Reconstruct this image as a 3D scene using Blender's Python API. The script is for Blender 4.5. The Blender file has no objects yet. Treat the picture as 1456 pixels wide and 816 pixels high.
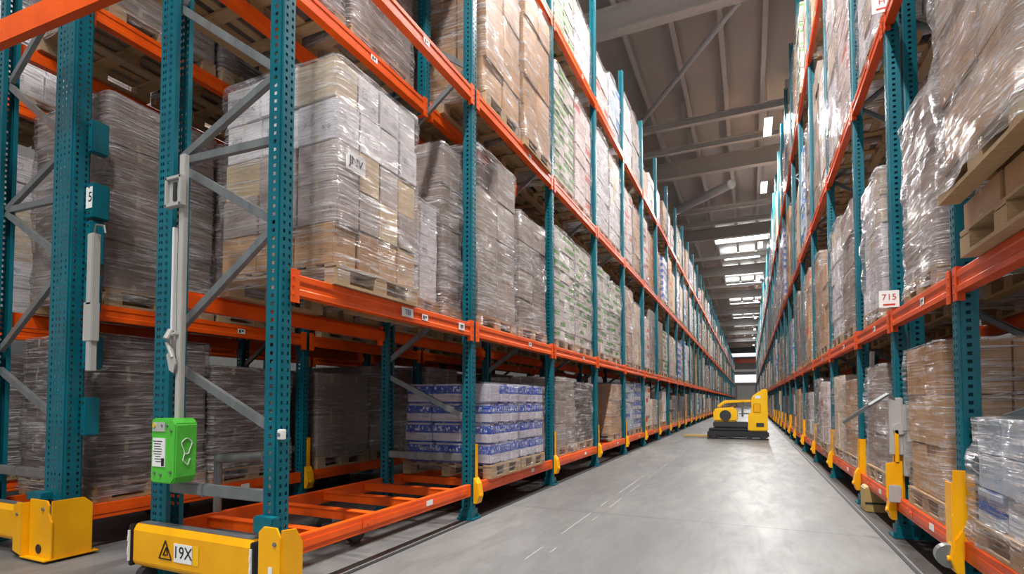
import bpy, math, random
from mathutils import Vector, Matrix, noise
C = bpy.context.scene.collection
PI = math.pi
R = random.Random(7)

# ------------------------------------------------------------ measures
H = 1.2                      # eye height
FX, DEP = -2.63, 1.03        # left row: aisle-side post line, frame depth
U2 = -4.91                   # second unit on the left
U3 = -7.25
RX = 1.22                    # right row post line
Y0, BAY = 2.38, 2.42
LV_L = [0.36, 1.99, 4.44, 6.88]
LV_R = [0.36, 1.99, 4.72, 8.15]
TOP_L, TOP_R = 8.85, 11.45
LY = [Y0 + BAY*i for i in range(46)]
RY = [1.75, 4.12, 5.72, 7.4, 9.7] + [9.7 + 2.4*i for i in range(1, 44)]
ROOF = 13.0

# ------------------------------------------------------------ node helpers
class NT:
    def __init__(s, name):
        s.m = bpy.data.materials.new(name); s.m.use_nodes = True
        s.t = s.m.node_tree; s.t.nodes.clear()
        s.out = s.t.nodes.new('ShaderNodeOutputMaterial')
    def n(s, kind, ins=None, **props):
        nd = s.t.nodes.new(kind)
        for k, v in props.items(): setattr(nd, k, v)
        for k, v in (ins or {}).items(): s.put(nd.inputs[k], v)
        return nd
    def put(s, sock, v):
        if isinstance(v, bpy.types.NodeSocket): s.t.links.new(v, sock)
        elif isinstance(v, bpy.types.Node): s.t.links.new(v.outputs[0], sock)
        else: sock.default_value = v
    def math(s, op, a, b=0.0, c=None, clamp=False):
        nd = s.t.nodes.new('ShaderNodeMath'); nd.operation = op; nd.use_clamp = clamp
        s.put(nd.inputs[0], a); s.put(nd.inputs[1], b)
        if c is not None: s.put(nd.inputs[2], c)
        return nd.outputs[0]
    def mix(s, fac, a, b):
        nd = s.t.nodes.new('ShaderNodeMix'); nd.data_type = 'RGBA'
        s.put(nd.inputs[0], fac); s.put(nd.inputs[6], a); s.put(nd.inputs[7], b)
        return nd.outputs[2]
    def ramp(s, fac, stops):
        nd = s.t.nodes.new('ShaderNodeValToRGB'); e = nd.color_ramp.elements
        e[0].position, e[0].color = stops[0]; e[1].position, e[1].color = stops[-1]
        for p, c in stops[1:-1]:
            x = e.new(p); x.color = c
        s.put(nd.inputs[0], fac); return nd.outputs[0]
    def coord(s, scale=(1,1,1), rot=(0,0,0), kind='Object', shuffle=False):
        tc = s.n('ShaderNodeTexCoord')
        src = tc.outputs[kind]
        if shuffle:
            oi = s.n('ShaderNodeObjectInfo')
            k = s.math('MULTIPLY', oi.outputs['Random'], 37.0)
            va = s.n('ShaderNodeVectorMath', operation='ADD'); s.put(va.inputs[0], src); s.put(va.inputs[1], k)
            src = va.outputs[0]
        mp = s.n('ShaderNodeMapping', {'Vector': src, 'Scale': scale, 'Rotation': rot})
        return mp.outputs[0]
    def noise(s, vec, scale, detail=3, rough=.5, dist=0.0):
        return s.n('ShaderNodeTexNoise', {'Vector': vec, 'Scale': scale, 'Detail': detail, 'Roughness': rough, 'Distortion': dist}).outputs[0]
    def bump(s, h, strength=.3, dist=.01):
        return s.n('ShaderNodeBump', {'Height': h, 'Strength': strength, 'Distance': dist}).outputs[0]
    def principled(s, color, rough=.5, metal=0.0, normal=None, **kw):
        p = s.n('ShaderNodeBsdfPrincipled', {'Base Color': color, 'Roughness': rough, 'Metallic': metal})
        if normal is not None: s.put(p.inputs['Normal'], normal)
        for k, v in kw.items(): s.put(p.inputs[k], v)
        return p.outputs[0]
    def done(s, sh): s.put(s.out.inputs[0], sh); return s.m
def g(v): return (v, v, v, 1)
def c4(*a): return (a[0], a[1], a[2], 1)

def painted(name, col, dark, chip, rough=.38, wear=.66):
    t = NT(name); v = t.coord(kind='Object', shuffle=True)
    n1 = t.noise(v, 3.2, 4); n2 = t.noise(v, 38, 5, .65)
    c = t.mix(t.ramp(n1, [(.3, g(0)), (.75, g(1))]), col, dark)
    m = t.ramp(n2, [(wear, g(0)), (wear+.04, g(1))])
    c = t.mix(t.math('MULTIPLY', m, .8), c, chip)
    r = t.math('MULTIPLY_ADD', n2, .3, rough-.15)
    return t.done(t.principled(c, r, 0.0, t.bump(n2, .08), **{'Specular IOR Level': .35}))
M = {}
M['teal'] = painted('teal_paint', c4(.002,.130,.172), c4(.0015,.085,.115), c4(.05,.05,.05), .36, .69)
M['orange'] = painted('orange_paint', c4(.90,.115,.006), c4(.68,.07,.004), c4(.25,.09,.04), .38, .67)
M['red_orange'] = painted('red_orange_paint', c4(.78,.095,.012), c4(.56,.055,.008), c4(.25,.09,.05), .38, .67)
M['yellow'] = painted('yellow_paint', c4(.92,.45,.003), c4(.78,.34,.003), c4(.12,.09,.03), .36, .70)
M['truck_yellow'] = painted('truck_yellow', c4(.92,.55,.01), c4(.85,.45,.008), c4(.3,.2,.03), .35, .8)
M['green'] = painted('green_plastic', c4(.10,.55,.06), c4(.07,.42,.04), c4(.5,.7,.5), .3, .8)
def metal(name, a, b, rough, met=.7):
    t = NT(name); v = t.coord((1,1,.25), shuffle=True); n = t.noise(v, 12, 5, .6)
    return t.done(t.principled(t.mix(n, a, b), t.math('MULTIPLY_ADD', n, .3, rough-.15), met, t.bump(n, .06)))
M['galv'] = metal('galvanised_steel', c4(.13,.15,.155), c4(.34,.36,.36), .38, .6)
M['pale_galv'] = metal('pale_galvanised_steel', c4(.42,.43,.44), c4(.58,.59,.60), .4, .25)
M['grey_box'] = metal('grey_enamel', c4(.36,.35,.33), c4(.47,.46,.43), .5, .05)
M['dark_steel'] = metal('dark_steel', c4(.03,.032,.035), c4(.07,.07,.075), .5, .5)
M['steel_rail'] = metal('worn_rail_steel', c4(.12,.10,.09), c4(.22,.2,.18), .4, .6)
def plain(name, col, rough=.5, met=0.0, var=.12):
    t = NT(name); n = t.noise(t.coord(shuffle=True), 9, 4)
    d = tuple(x*(1-var*2) for x in col[:3])+(1,)
    return t.done(t.principled(t.mix(n, d, col), rough, met))
M['black'] = plain('black_rubber', c4(.018,.018,.02), .6)
M['white'] = plain('white_plastic', c4(.78,.78,.76), .4, var=.05)
M['paper'] = plain('white_paper', c4(.82,.82,.80), .6, var=.04)
M['ink'] = plain('black_ink', c4(.012,.012,.015), .5)
M['red_ink'] = plain('red_ink', c4(.55,.05,.03), .5)
M['blue_ink'] = plain('blue_ink', c4(.03,.12,.4), .5)
M['pale_glass'] = plain('pale_screen', c4(.5,.52,.47), .15)
M['tan'] = plain('tan_plastic', c4(.48,.33,.12), .5)
M['lamp_lens'] = plain('amber_lens', c4(.8,.5,.05), .2)
def emis(name, col, s):
    t = NT(name); e = t.n('ShaderNodeEmission', {'Color': col, 'Strength': s}); return t.done(e.outputs[0])
M['rack_shade'] = plain('rack_shade_floor', c4(.045,.038,.034), .6, var=.3)  # dark tone standing in for the shade beneath the racks
M['far_window'] = emis('far_window_glow', c4(.95,.97,1), 1.1)
M['skylight'] = emis('daylight_panel', c4(.92,.97,1), 7.0)
M['led'] = emis('led_diffuser', c4(1,.97,.93), 6.0)

def wood():
    t = NT('pallet_wood'); v = t.coord((1,1,1), shuffle=True)
    n = t.noise(v, 2.2, 3)
    g1 = t.noise(t.coord((2,9,22), shuffle=True), 5, 5, .65, .6)
    at = t.n('ShaderNodeAttribute', attribute_name='rnd').outputs['Fac']
    c = t.mix(g1, c4(.25,.145,.062), c4(.62,.42,.21))
    c = t.mix(t.math('MULTIPLY', at, .5), c, c4(.36,.28,.19))
    c = t.mix(t.ramp(n, [(.55, g(0)), (.8, g(.5))]), c, c4(.16,.10,.055))
    return t.done(t.principled(c, .7, 0, t.bump(g1, .3)))
M['wood'] = wood()

def carton(name, c1, c2, ink, inkamt=.6, band=None, band_amt=0.0, seams=True, coat=0.0, tapec=None, bandrange=(.38,.8), marks=None):
    t = NT(name)
    uv = t.n('ShaderNodeUVMap'); sp = t.n('ShaderNodeSeparateXYZ', {0: uv.outputs[0]})
    u, v = sp.outputs[0], sp.outputs[1]
    at = t.n('ShaderNodeAttribute', attribute_name='rnd').outputs['Fac']
    oi = t.n('ShaderNodeObjectInfo').outputs['Random']
    r = t.math('FRACT', t.math('ADD', at, oi))
    nz = t.noise(t.coord(shuffle=True), 5, 4, .6)
    col = t.mix(r, c1, c2)
    col = t.mix(t.ramp(nz, [(.35, g(0)), (.8, g(.35))]), col, tuple(x*.62 for x in c1[:3])+(1,))
    def inside(s, a, b): return t.math('MULTIPLY', t.math('GREATER_THAN', s, a), t.math('LESS_THAN', s, b))
    if band:
        bm = inside(v, *bandrange)
        sel = t.math('GREATER_THAN', t.math('FRACT', t.math('MULTIPLY', r, 7.31)), 1-band_amt)
        bn = t.noise(t.coord((3,3,6), shuffle=True), 9, 2)
        bm = t.math('MULTIPLY', bm, t.math('MULTIPLY', sel, t.ramp(bn, [(.30, g(.35)), (.42, g(1))])))
        col = t.mix(bm, col, band)
        if marks:
            mk = t.noise(t.coord((9,9,5), shuffle=True), 4, 1)
            mm = t.math('MULTIPLY', t.math('MULTIPLY', t.math('GREATER_THAN', mk, .58), inside(v, bandrange[0]+.1, .86)), bm)
            col = t.mix(mm, col, marks)
    if inkamt:
        fine = t.n('ShaderNodeTexNoise', {'Vector': t.coord((26,26,70), shuffle=True), 'Scale': 2.6, 'Detail': 2}).outputs[0]
        where = t.math('MULTIPLY', inside(u, .14, .42), inside(v, .42, .72))
        w2 = t.math('MULTIPLY', inside(u, .62, .86), inside(v, .22, .40))
        on = t.math('GREATER_THAN', t.math('FRACT', t.math('MULTIPLY', r, 5.17)), .35)
        mk = t.math('MULTIPLY', t.math('MULTIPLY', t.math('ADD', where, w2), t.math('GREATER_THAN', fine, .53)), on)
        col = t.mix(t.math('MULTIPLY', mk, inkamt), col, ink)
    if seams:
        tp = inside(u, .465, .535)
        tp = t.math('MULTIPLY', tp, t.math('ADD', t.math('GREATER_THAN', v, .78), t.math('LESS_THAN', v, .16)))
        col = t.mix(t.math('MULTIPLY', tp, .55), col, tapec or c4(.62,.5,.33))
    return t.done(t.principled(col, .55 if not coat else .3, 0, t.bump(nz, .12), **({'Coat Weight': coat, 'Coat Roughness': .2} if coat else {})))
K = {
 'brown':  carton('kraft_carton', c4(.41,.225,.10), c4(.58,.36,.19), c4(.06,.04,.03)),
 'grey':   carton('greyish_carton', c4(.23,.175,.14), c4(.37,.30,.255), c4(.08,.07,.06)),
 'white':  carton('white_printed_carton', c4(.66,.645,.66), c4(.78,.76,.77), c4(.08,.08,.11), 0.75, c4(.62,.50,.36), .14, bandrange=(.02,.98)),
 'green':  carton('white_green_carton', c4(.55,.50,.45), c4(.68,.64,.60), c4(.1,.1,.08), .4, c4(.09,.27,.03), .62),
 'blue':   carton('blue_bottle_pack', c4(.52,.50,.58), c4(.66,.64,.70), c4(.1,.12,.3), .55, c4(.006,.06,.42), .99, False, .3, bandrange=(.50,1.1), marks=c4(.6,.66,.85)),
 'cream':  carton('cream_carton', c4(.66,.50,.34), c4(.76,.63,.47), c4(.25,.1,.05), .4),
 'pink':   carton('pale_pink_carton', c4(.64,.50,.46), c4(.74,.66,.64), c4(.35,.05,.05), .5, c4(.55,.06,.03), .2),
 'mauve':  carton('pale_mauve_carton', c4(.40,.33,.30), c4(.52,.45,.42), c4(.1,.06,.06), .6, c4(.60,.46,.28), .3, bandrange=(.02,.98)),
 'amber':  carton('orange_brown_carton', c4(.62,.30,.10), c4(.74,.46,.20), c4(.3,.05,.03), .5, c4(.7,.12,.03), .3),
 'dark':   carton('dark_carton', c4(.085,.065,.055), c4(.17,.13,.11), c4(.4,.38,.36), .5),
 'bluish': carton('pale_blue_carton', c4(.36,.46,.56), c4(.58,.64,.70), c4(.04,.1,.35), .6, c4(.02,.12,.45), .4),
}
DESC = {'brown':'brown cartons','grey':'greyish cartons','white':'white printed cartons','green':'white-green cartons',
        'blue':'blue bottle packs','cream':'cream cartons','pink':'pale pinkish cartons','amber':'orange-brown cartons','dark':'dark cartons','bluish':'pale blue cartons'}

def film(name, lo, hi, tint, tilt=.12, sc=(1.2,1.2,9)):
    t = NT(name)
    v = t.coord(sc, (tilt, tilt*.7, 0), shuffle=True)
    v2 = t.coord((sc[0]*.8, sc[1]*.8, sc[2]*4.5), (tilt*1.3, tilt, 0), shuffle=True)
    n1 = t.noise(v, 2.2, 5, .6, 1.1)
    st = t.noise(v2, 1.6, 3, .55, .5)
    n2 = t.noise(t.coord(shuffle=True), 1.9, 3, .5, .6)
    a = t.ramp(n1, [(.50, g(0)), (.60, g(.45)), (.72, g(1))])
    b = t.ramp(st, [(.50, g(0)), (.58, g(1))])
    f = t.math('ADD', a, t.math('MULTIPLY', b, .55))
    f = t.math('ADD', f, t.math('MULTIPLY', t.math('SUBTRACT', n2, .5), 1.1), clamp=True)
    fac = t.math('MULTIPLY_ADD', f, hi-lo, lo)
    bp = t.bump(t.math('ADD', n1, t.math('MULTIPLY', st, .5)), 1.0, .12)
    sh = t.principled(tint, .17, 0, bp, **{'Specular IOR Level': 1.0, 'Coat Weight': .6, 'Coat Roughness': .1, 'Coat Normal': bp})
    tr = t.n('ShaderNodeBsdfTransparent', {'Color': c4(.95,.94,.945)})
    mx = t.n('ShaderNodeMixShader', {0: fac, 1: tr.outputs[0], 2: sh})
    return t.done(mx.outputs[0])
M['film'] = film('stretch_film', .05, .66, c4(.68,.655,.665))
M['film_diag'] = film('stretch_film_slanted', .24, .88, c4(.62,.585,.57), .75, (.8,2.6,13))
M['film_thick'] = film('stretch_film_thick', .12, .84, c4(.64,.61,.62))
M['film_clear'] = film('stretch_film_clear', .03, .38, c4(.72,.72,.76))

def deck():
    t = NT('roof_deck'); n = t.noise(t.coord(), .6, 4)
    return t.done(t.principled(t.mix(n, c4(.36,.345,.325), c4(.45,.43,.41)), .7))
M['deck'] = deck()
M['roof_steel'] = plain('roof_steel', c4(.56,.54,.52), .6, .1)
M['wall'] = plain('wall_panel', c4(.25,.25,.245), .7)
def floor_mat():
    t = NT('concrete_floor')
    v = t.coord()
    big = t.noise(t.coord((.5,.18,1)), 1.1, 5, .6, .5); mid = t.noise(t.coord((2.5,.6,1), (0,0,.3)), 2.2, 6, .65, .4); fine = t.noise(v, 26, 5, .7)
    c = t.ramp(big, [(.32, c4(.105,.105,.105)), (.5, c4(.150,.149,.146)), (.7, c4(.235,.232,.225))])
    c = t.mix(t.math('MULTIPLY', t.ramp(mid, [(.42, g(0)), (.62, g(1))]), .38), c, c4(.085,.083,.08))
    c = t.mix(t.math('MULTIPLY', t.ramp(fine, [(.6, g(0)), (.75, g(1))]), .25), c, c4(.05,.048,.046))
    # saw-cut joints every 5 m and a lighter lane
    sp = t.n('ShaderNodeSeparateXYZ', {0: v})
    wob = t.math('MULTIPLY', t.math('SUBTRACT', t.noise(v, 2, 2), .5), .012)
    jy = t.math('ABSOLUTE', t.math('SUBTRACT', t.math('ADD', sp.outputs[1], wob), 5.62))
    j2 = t.math('ABSOLUTE', t.math('SUBTRACT', t.math('PINGPONG', t.math('ADD', sp.outputs[1], -5.62), 5.0), 0.0))
    j = t.math('LESS_THAN', j2, .012)
    sx = t.math('ABSOLUTE', t.math('ADD', t.math('ADD', sp.outputs[0], wob), 1.52))
    lane = t.math('LESS_THAN', sx, .09)
    c = t.mix(t.math('MULTIPLY', lane, .22), c, c4(.15,.145,.14))
    ln = t.math('LESS_THAN', t.math('ABSOLUTE', t.math('ADD', sx, -.055)), .005)
    brk = t.math('GREATER_THAN', t.noise(t.coord((1,.5,1)), 2, 3), .5)
    c = t.mix(t.math('MULTIPLY', t.math('MULTIPLY', ln, brk), .6), c, c4(.4,.4,.39))
    c = t.mix(t.math('MULTIPLY', j, .6), c, c4(.04,.04,.04))
    r = t.math('MULTIPLY_ADD', mid, .3, .30)
    return t.done(t.principled(c, r, 0, t.bump(fine, .08)))
M['floor'] = floor_mat()

# ------------------------------------------------------------ mesh builder
class MB:
    def __init__(s): s.v=[]; s.f=[]; s.m=[]; s.r=[]; s.uv=[]
    def face(s, idx, mat=0, r=0.0, uv=None):
        s.f.append(idx); s.m.append(mat); s.r.append(r)
        s.uv.append(uv or [(0,0),(1,0),(1,1),(0,1)][:len(idx)] + [(.5,.5)]*max(0, len(idx)-4))
    def box(s, c, d, mat=0, r=0.0, mtx=None, jit=0.0):
        b = len(s.v); hx, hy, hz = d[0]/2, d[1]/2, d[2]/2
        for x, y, z in ((-1,-1,-1),(1,-1,-1),(1,1,-1),(-1,1,-1),(-1,-1,1),(1,-1,1),(1,1,1),(-1,1,1)):
            p = Vector((x*hx, y*hy, z*hz))
            if mtx: p = mtx @ p
            if jit: p += Vector((R.uniform(-jit,jit), R.uniform(-jit,jit), R.uniform(-jit,jit)))
            s.v.append(tuple(p + Vector(c)))
        for q in ((0,1,5,4),(1,2,6,5),(2,3,7,6),(3,0,4,7),(4,5,6,7),(3,2,1,0)):
            s.face([b+i for i in q], mat, r)
        return s
    def bar(s, p0, p1, w, h, mat=0, up=(0,0,1), r=0.0):
        p0, p1 = Vector(p0), Vector(p1); d = p1-p0; L = d.length; z = d.normalized()
        u = Vector(up)
        if abs(z.dot(u)) > .98: u = Vector((0,1,0))
        x = u.cross(z).normalized(); y = z.cross(x)
        m = Matrix((x, y, z)).transposed()
        return s.box((p0+p1)/2, (w, h, L), mat, r, m)
    def channel(s, p0, p1, w, h, t=.004, mat=0, up=(0,1,0)):
        # C section: web plus two flanges
        p0, p1 = Vector(p0), Vector(p1); z = (p1-p0).normalized(); u = Vector(up)
        x = u.cross(z).normalized(); y = z.cross(x)
        s.bar(p0 - y*h/2, p1 - y*h/2, w, t, mat, up)
        for k in (-1, 1): s.bar(p0 + x*k*(w/2), p1 + x*k*(w/2), t, h, mat, up)
        return s
    def cyl(s, p0, p1, r0, r1=None, n=12, mat=0, caps=True, smooth=True):
        r1 = r0 if r1 is None else r1
        p0, p1 = Vector(p0), Vector(p1); z = (p1-p0).normalized()
        u = Vector((0,0,1)) if abs(z.z) < .9 else Vector((1,0,0))
        x = u.cross(z).normalized(); y = z.cross(x); b = len(s.v)
        for p, r in ((p0, r0), (p1, r1)):
            for i in range(n):
                a = 2*PI*i/n; s.v.append(tuple(p + x*(r*math.cos(a)) + y*(r*math.sin(a))))
        for i in range(n):
            j = (i+1) % n; s.face([b+i, b+j, b+n+j, b+n+i], mat)
        if caps:
            s.face([b+i for i in range(n)][::-1], mat); s.face([b+n+i for i in range(n)], mat)
        return s
    def path(s, pts, r, n=8, mat=0):
        for a, b in zip(pts, pts[1:]): s.cyl(a, b, r, r, n, mat)
        return s
    def prism(s, poly, axis, a, b, mat=0):
        # poly in the plane normal to axis, extruded from a to b
        k = len(s.v); n = len(poly)
        def P(p, t): return {'x': (t, p[0], p[1]), 'y': (p[0], t, p[1]), 'z': (p[0], p[1], t)}[axis]
        for t in (a, b):
            for p in poly: s.v.append(P(p, t))
        for i in range(n):
            j = (i+1) % n; s.face([k+i, k+j, k+n+j, k+n+i], mat)
        s.face([k+i for i in range(n)][::-1], mat); s.face([k+n+i for i in range(n)], mat)
        return s
    def mesh(s, name, mats, smooth=False):
        me = bpy.data.meshes.new(name); me.from_pydata(s.v, [], s.f)
        for m in mats: me.materials.append(M[m] if isinstance(m, str) else m)
        me.polygons.foreach_set('material_index', s.m)
        a = me.attributes.new('rnd', 'FLOAT', 'FACE'); a.data.foreach_set('value', s.r)
        ul = me.uv_layers.new(name='UVMap'); fl = []
        for q in s.uv:
            for p in q: fl += [p[0], p[1]]
        ul.data.foreach_set('uv', fl)
        if smooth: me.polygons.foreach_set('use_smooth', [True]*len(me.polygons))
        me.update()
        return me
    def build(s, name, mats, parent=None, loc=(0,0,0), bevel=0.0, smooth=False, label=None):
        me = s.mesh(name, mats if isinstance(mats, (list, tuple)) else [mats], smooth)
        o = link(name, me, parent, loc)
        # make faces consistent
        import bmesh
        bm = bmesh.new(); bm.from_mesh(me); bmesh.ops.recalc_face_normals(bm, faces=bm.faces)
        if bevel: bmesh.ops.bevel(bm, geom=[e for e in bm.edges if e.is_manifold and e.calc_face_angle(0) > .5], offset=bevel, segments=2, affect='EDGES')
        bm.to_mesh(me); bm.free()
        if label: o['label'] = label
        return o
def link(name, data, parent=None, loc=(0,0,0)):
    o = bpy.data.objects.new(name, data); C.objects.link(o); o.location = loc
    if parent: o.parent = parent
    return o
def tag(o, label=None, cat=None, group=None, kind=None):
    if label: o['label'] = label
    if cat: o['category'] = cat
    if group: o['group'] = group
    if kind: o['kind'] = kind
    return o
def thing(name, label, cat, loc=(0,0,0), rz=0.0, group=None):
    o = link(name, None, None, loc); o.rotation_euler = (0,0,rz); o.empty_display_size = .1
    return tag(o, label, cat, group)
def kids(o): return KIDS.get(o.name, None) or [c for c in bpy.data.objects if c.parent == o]
KIDS = {}
def freeze(o):                      # remember a prototype's tree so copies are quick
    ch = [c for c in bpy.data.objects if c.parent == o]; KIDS[o.name] = ch
    for c in ch: freeze(c)
    return o
def dup(o, loc=None, rz=None, parent=None):
    c = o.copy(); C.objects.link(c)
    if parent is not None: c.parent = parent
    if loc is not None: c.location = loc
    if rz is not None: c.rotation_euler = (0,0,rz)
    for k in KIDS.get(o.name, []): dup(k, parent=c)
    return c
used = set()
def place(proto, loc, rz, label, group=None):
    if proto.name in used: o = dup(proto, loc, rz)
    else:
        used.add(proto.name); o = proto; o.location = loc; o.rotation_euler = (0,0,rz)
    o['label'] = label
    if group: o['group'] = group
    return o
def text_part(txt, size, mat, parent, loc, rot, name='lettering', ext=.0008):
    cu = bpy.data.curves.new(name, 'FONT'); cu.body = txt; cu.size = size; cu.extrude = ext; cu.align_x = 'CENTER'; cu.align_y = 'CENTER'
    tmp = bpy.data.objects.new('tmp', cu); C.objects.link(tmp)
    me = bpy.data.meshes.new_from_object(tmp.evaluated_get(bpy.context.evaluated_depsgraph_get()))
    bpy.data.objects.remove(tmp); bpy.data.curves.remove(cu)
    me.name = name; me.materials.clear(); me.materials.append(M[mat])
    o = link(name, me, parent, loc); o.rotation_euler = rot
    return o
ORD = ['first','second','third','fourth','fifth','sixth','seventh','eighth','ninth','tenth','eleventh','twelfth','thirteenth','fourteenth','fifteenth','sixteenth','seventeenth','eighteenth','nineteenth','twentieth','twenty-first','twenty-second','twenty-third','twenty-fourth','twenty-fifth','twenty-sixth','twenty-seventh','twenty-eighth','twenty-ninth','thirtieth','thirty-first','thirty-second','thirty-third','thirty-fourth','thirty-fifth','thirty-sixth','thirty-seventh','thirty-eighth','thirty-ninth','fortieth','forty-first','forty-second','forty-third','forty-fourth','forty-fifth','forty-sixth','forty-seventh','forty-eighth','forty-ninth','fiftieth']

# ------------------------------------------------------------ setting
def struct(name, mb, mats, **k):
    o = mb.build(name, mats, **k); o['kind'] = 'structure'; return o
XL, XR, YN, YF = -14, 9, -9, 122
struct('floor', MB().box(((XL+XR)/2, (YN+YF)/2, -.1), (XR-XL, YF-YN, .2)), 'floor')
struct('ceiling', MB().box(((XL+XR)/2, (YN+YF)/2, ROOF+.1), (XR-XL, YF-YN, .2)), 'deck')
struct('wall_left', MB().box((XL-.1, (YN+YF)/2, ROOF/2), (.2, YF-YN, ROOF)), 'wall')
struct('wall_right', MB().box((XR+.1, (YN+YF)/2, ROOF/2), (.2, YF-YN, ROOF)), 'wall')
struct('wall_far', MB().box(((XL+XR)/2, YF+.1, ROOF/2), (XR-XL, .2, ROOF)), 'wall')
struct('trim_1', MB().box((-.7, YF-.03, 9.6), (8, .05, .9)), 'red_orange')
struct('trim_2', MB().box((-.7, YF-.03, 7.6), (8, .05, .5)), 'white')
struct('window_1', MB().box((-.7, YF-.04, 10.9), (6, .05, .7)), 'far_window')
struct('window_20', MB().box((-.7, YF-.04, 5.9), (4.4, .05, 1.6)), 'far_window')
d1 = struct('door_1', MB().box((-.7, YF-.05, 2.2), (3.4, .08, 4.4)).box((-.7, YF-.1, 3.2), (3.0, .04, .5)), 'grey_box')
# floor rail groove beside each row
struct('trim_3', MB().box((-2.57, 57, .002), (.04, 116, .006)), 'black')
struct('rack_shade_sheet_1', MB().box((-3.2, 62, .001), (1.2, 114, .004)), 'rack_shade')  # thin dark sheet: shade under the left row put into the floor colour
struct('rack_shade_sheet_2', MB().box((1.66, 58, .001), (1.15, 114, .004)), 'rack_shade')  # same painted shade under the right row
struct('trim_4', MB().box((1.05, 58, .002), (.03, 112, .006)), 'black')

# roof steelwork
girders = [14.9, 26.0, 37, 48, 59, 70, 81, 92, 103, 114]
ij = 0
for i, y in enumerate(girders):
    b = MB(); w, hh = .34, .75
    b.box((-2.5, y, ROOF-.45-hh+.03), (23, w, .06)).box((-2.5, y, ROOF-.45-.03), (23, w, .06)).box((-2.5, y, ROOF-.45-hh/2), (23, .05, hh-.1))
    tag(b.build('roof_girder', 'roof_steel'), 'grey steel roof girder crossing the aisle, %s from the front' % ORD[i], 'girder', 'roof girders')
ties = [21.2, 23.4, 31.5, 34, 42.5, 53.5, 64.5, 75.5, 86.5, 97.5, 108.5]
for i, y in enumerate(ties):
    b = MB().box((-2.5, y, ROOF-1.15), (23, .2, .03)).box((-2.5, y, ROOF-1.04), (23, .025, .2)).box((-2.5, y, ROOF-.93), (23, .2, .03))
    for x in (-10, -6, -2.2, 1.4, 5.4): b.box((x, y, ROOF-.58), (.16, .12, .72)).box((x, y, ROOF-.91), (.26, .2, .02))
    tag(b.build('roof_tie', 'roof_steel'), 'thin grey roof tie below the deck, %s from the front' % ORD[i], 'roof tie', 'roof ties')
xs = [-10.1, -8.75, -7.4, -6.05, -4.7, -3.4, -2.0, -.65, .58, 1.9, 3.2, 4.5, 5.8, 7.1]
for i, x in enumerate(xs):
    b = MB().box((x, 60, ROOF-.22), (.05, 122, .4)).box((x, 60, ROOF-.43), (.15, 122, .03))
    tag(b.build('roof_purlin', 'roof_steel'), 'grey steel purlin running along under the roof deck, %s from the left' % ORD[i], 'purlin', 'roof purlins')
for p0, p1, r, lab in (((-3.75, 20.7, 12.05), (-.1, 15.4, 12.1), .085, 'slanting grey steel brace under the roof nearest the camera'),
                       ((-3.5, 29.6, 11.5), (-.6, 26.4, 11.3), .20, 'thick grey duct pipe slanting below the roof past the first brace')):
    b = MB().cyl(p0, p1, r, n=16)
    d = (Vector(p1)-Vector(p0)).normalized()
    for p, s in ((p0, 1), (p1, -1)): b.cyl(Vector(p)+d*s*.05, Vector(p)+d*s*.12, r*1.12, n=16)
    tag(b.build('roof_brace', 'pale_galv', smooth=False), lab, 'brace' if r < .1 else 'pipe')
# skylights set in the roof, in the bays between girders
nsky = 0
for y, x0, x1 in ((39.6, -2.1, 1.6), (44.6, -1.7, .9), (50.5, -1.9, 1.2), (55.5,-1.9,1.2), (66.5,-1.9,1.2), (78,-1.9,1.2), (90,-1.9,1.2), (101,-1.9,1.2)):
    nsky += 1
    fr = MB()
    for yy in (y-.75, y+.75): fr.box(((x0+x1)/2, yy, ROOF-.55), (x1-x0+.1, .06, .12))
    for xx in (x0, x1): fr.box((xx, y, ROOF-.55), (.06, 1.5, .12))
    o = fr.build('window_%d' % (nsky+1), 'roof_steel'); o['kind'] = 'structure'
    MB().box(((x0+x1)/2, y, ROOF-.53), (x1-x0-.04, 1.44, .03)).build('pane', 'skylight', o)
# LED strip fixtures hung above the aisle's right edge
led = thing('light_fixture', 'l', 'light fixture')
MB().box((0,0,.04), (.3,1.5,.05)).box((0,.6,.35), (.01,.01,.6)).box((0,-.6,.35), (.01,.01,.6)).box((0,.6,.75), (.01,.01,1.2)).box((0,-.6,.75), (.01,.01,1.2)).build('housing', 'white', led)
MB().box((0,0,0), (.26,1.44,.02)).build('diffuser', 'led', led)
freeze(led)
LAMPS = [(-.6, y, 700) for y in (-6, -1.5, 3, 7.5, 11.5)] + [(.78, y, 620) for y in (22.2, 28.5, 39, 50, 61, 73, 85, 97, 109)] + [(-5.5, -5, 120), (-5.5, 0, 120)]  # last pair: unseen fill lights added to brighten the left racks
for i, (x, y, pw) in enumerate(LAMPS):
    place(led, (x, y, ROOF-1.35), 0, 'bright strip light above the aisle, %s one from the front' % ORD[i] if x > -5 else 'added fill light over the left racks behind the camera, %s one' % ('rear' if y < -2 else 'front'), 'aisle strip lights')
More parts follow.
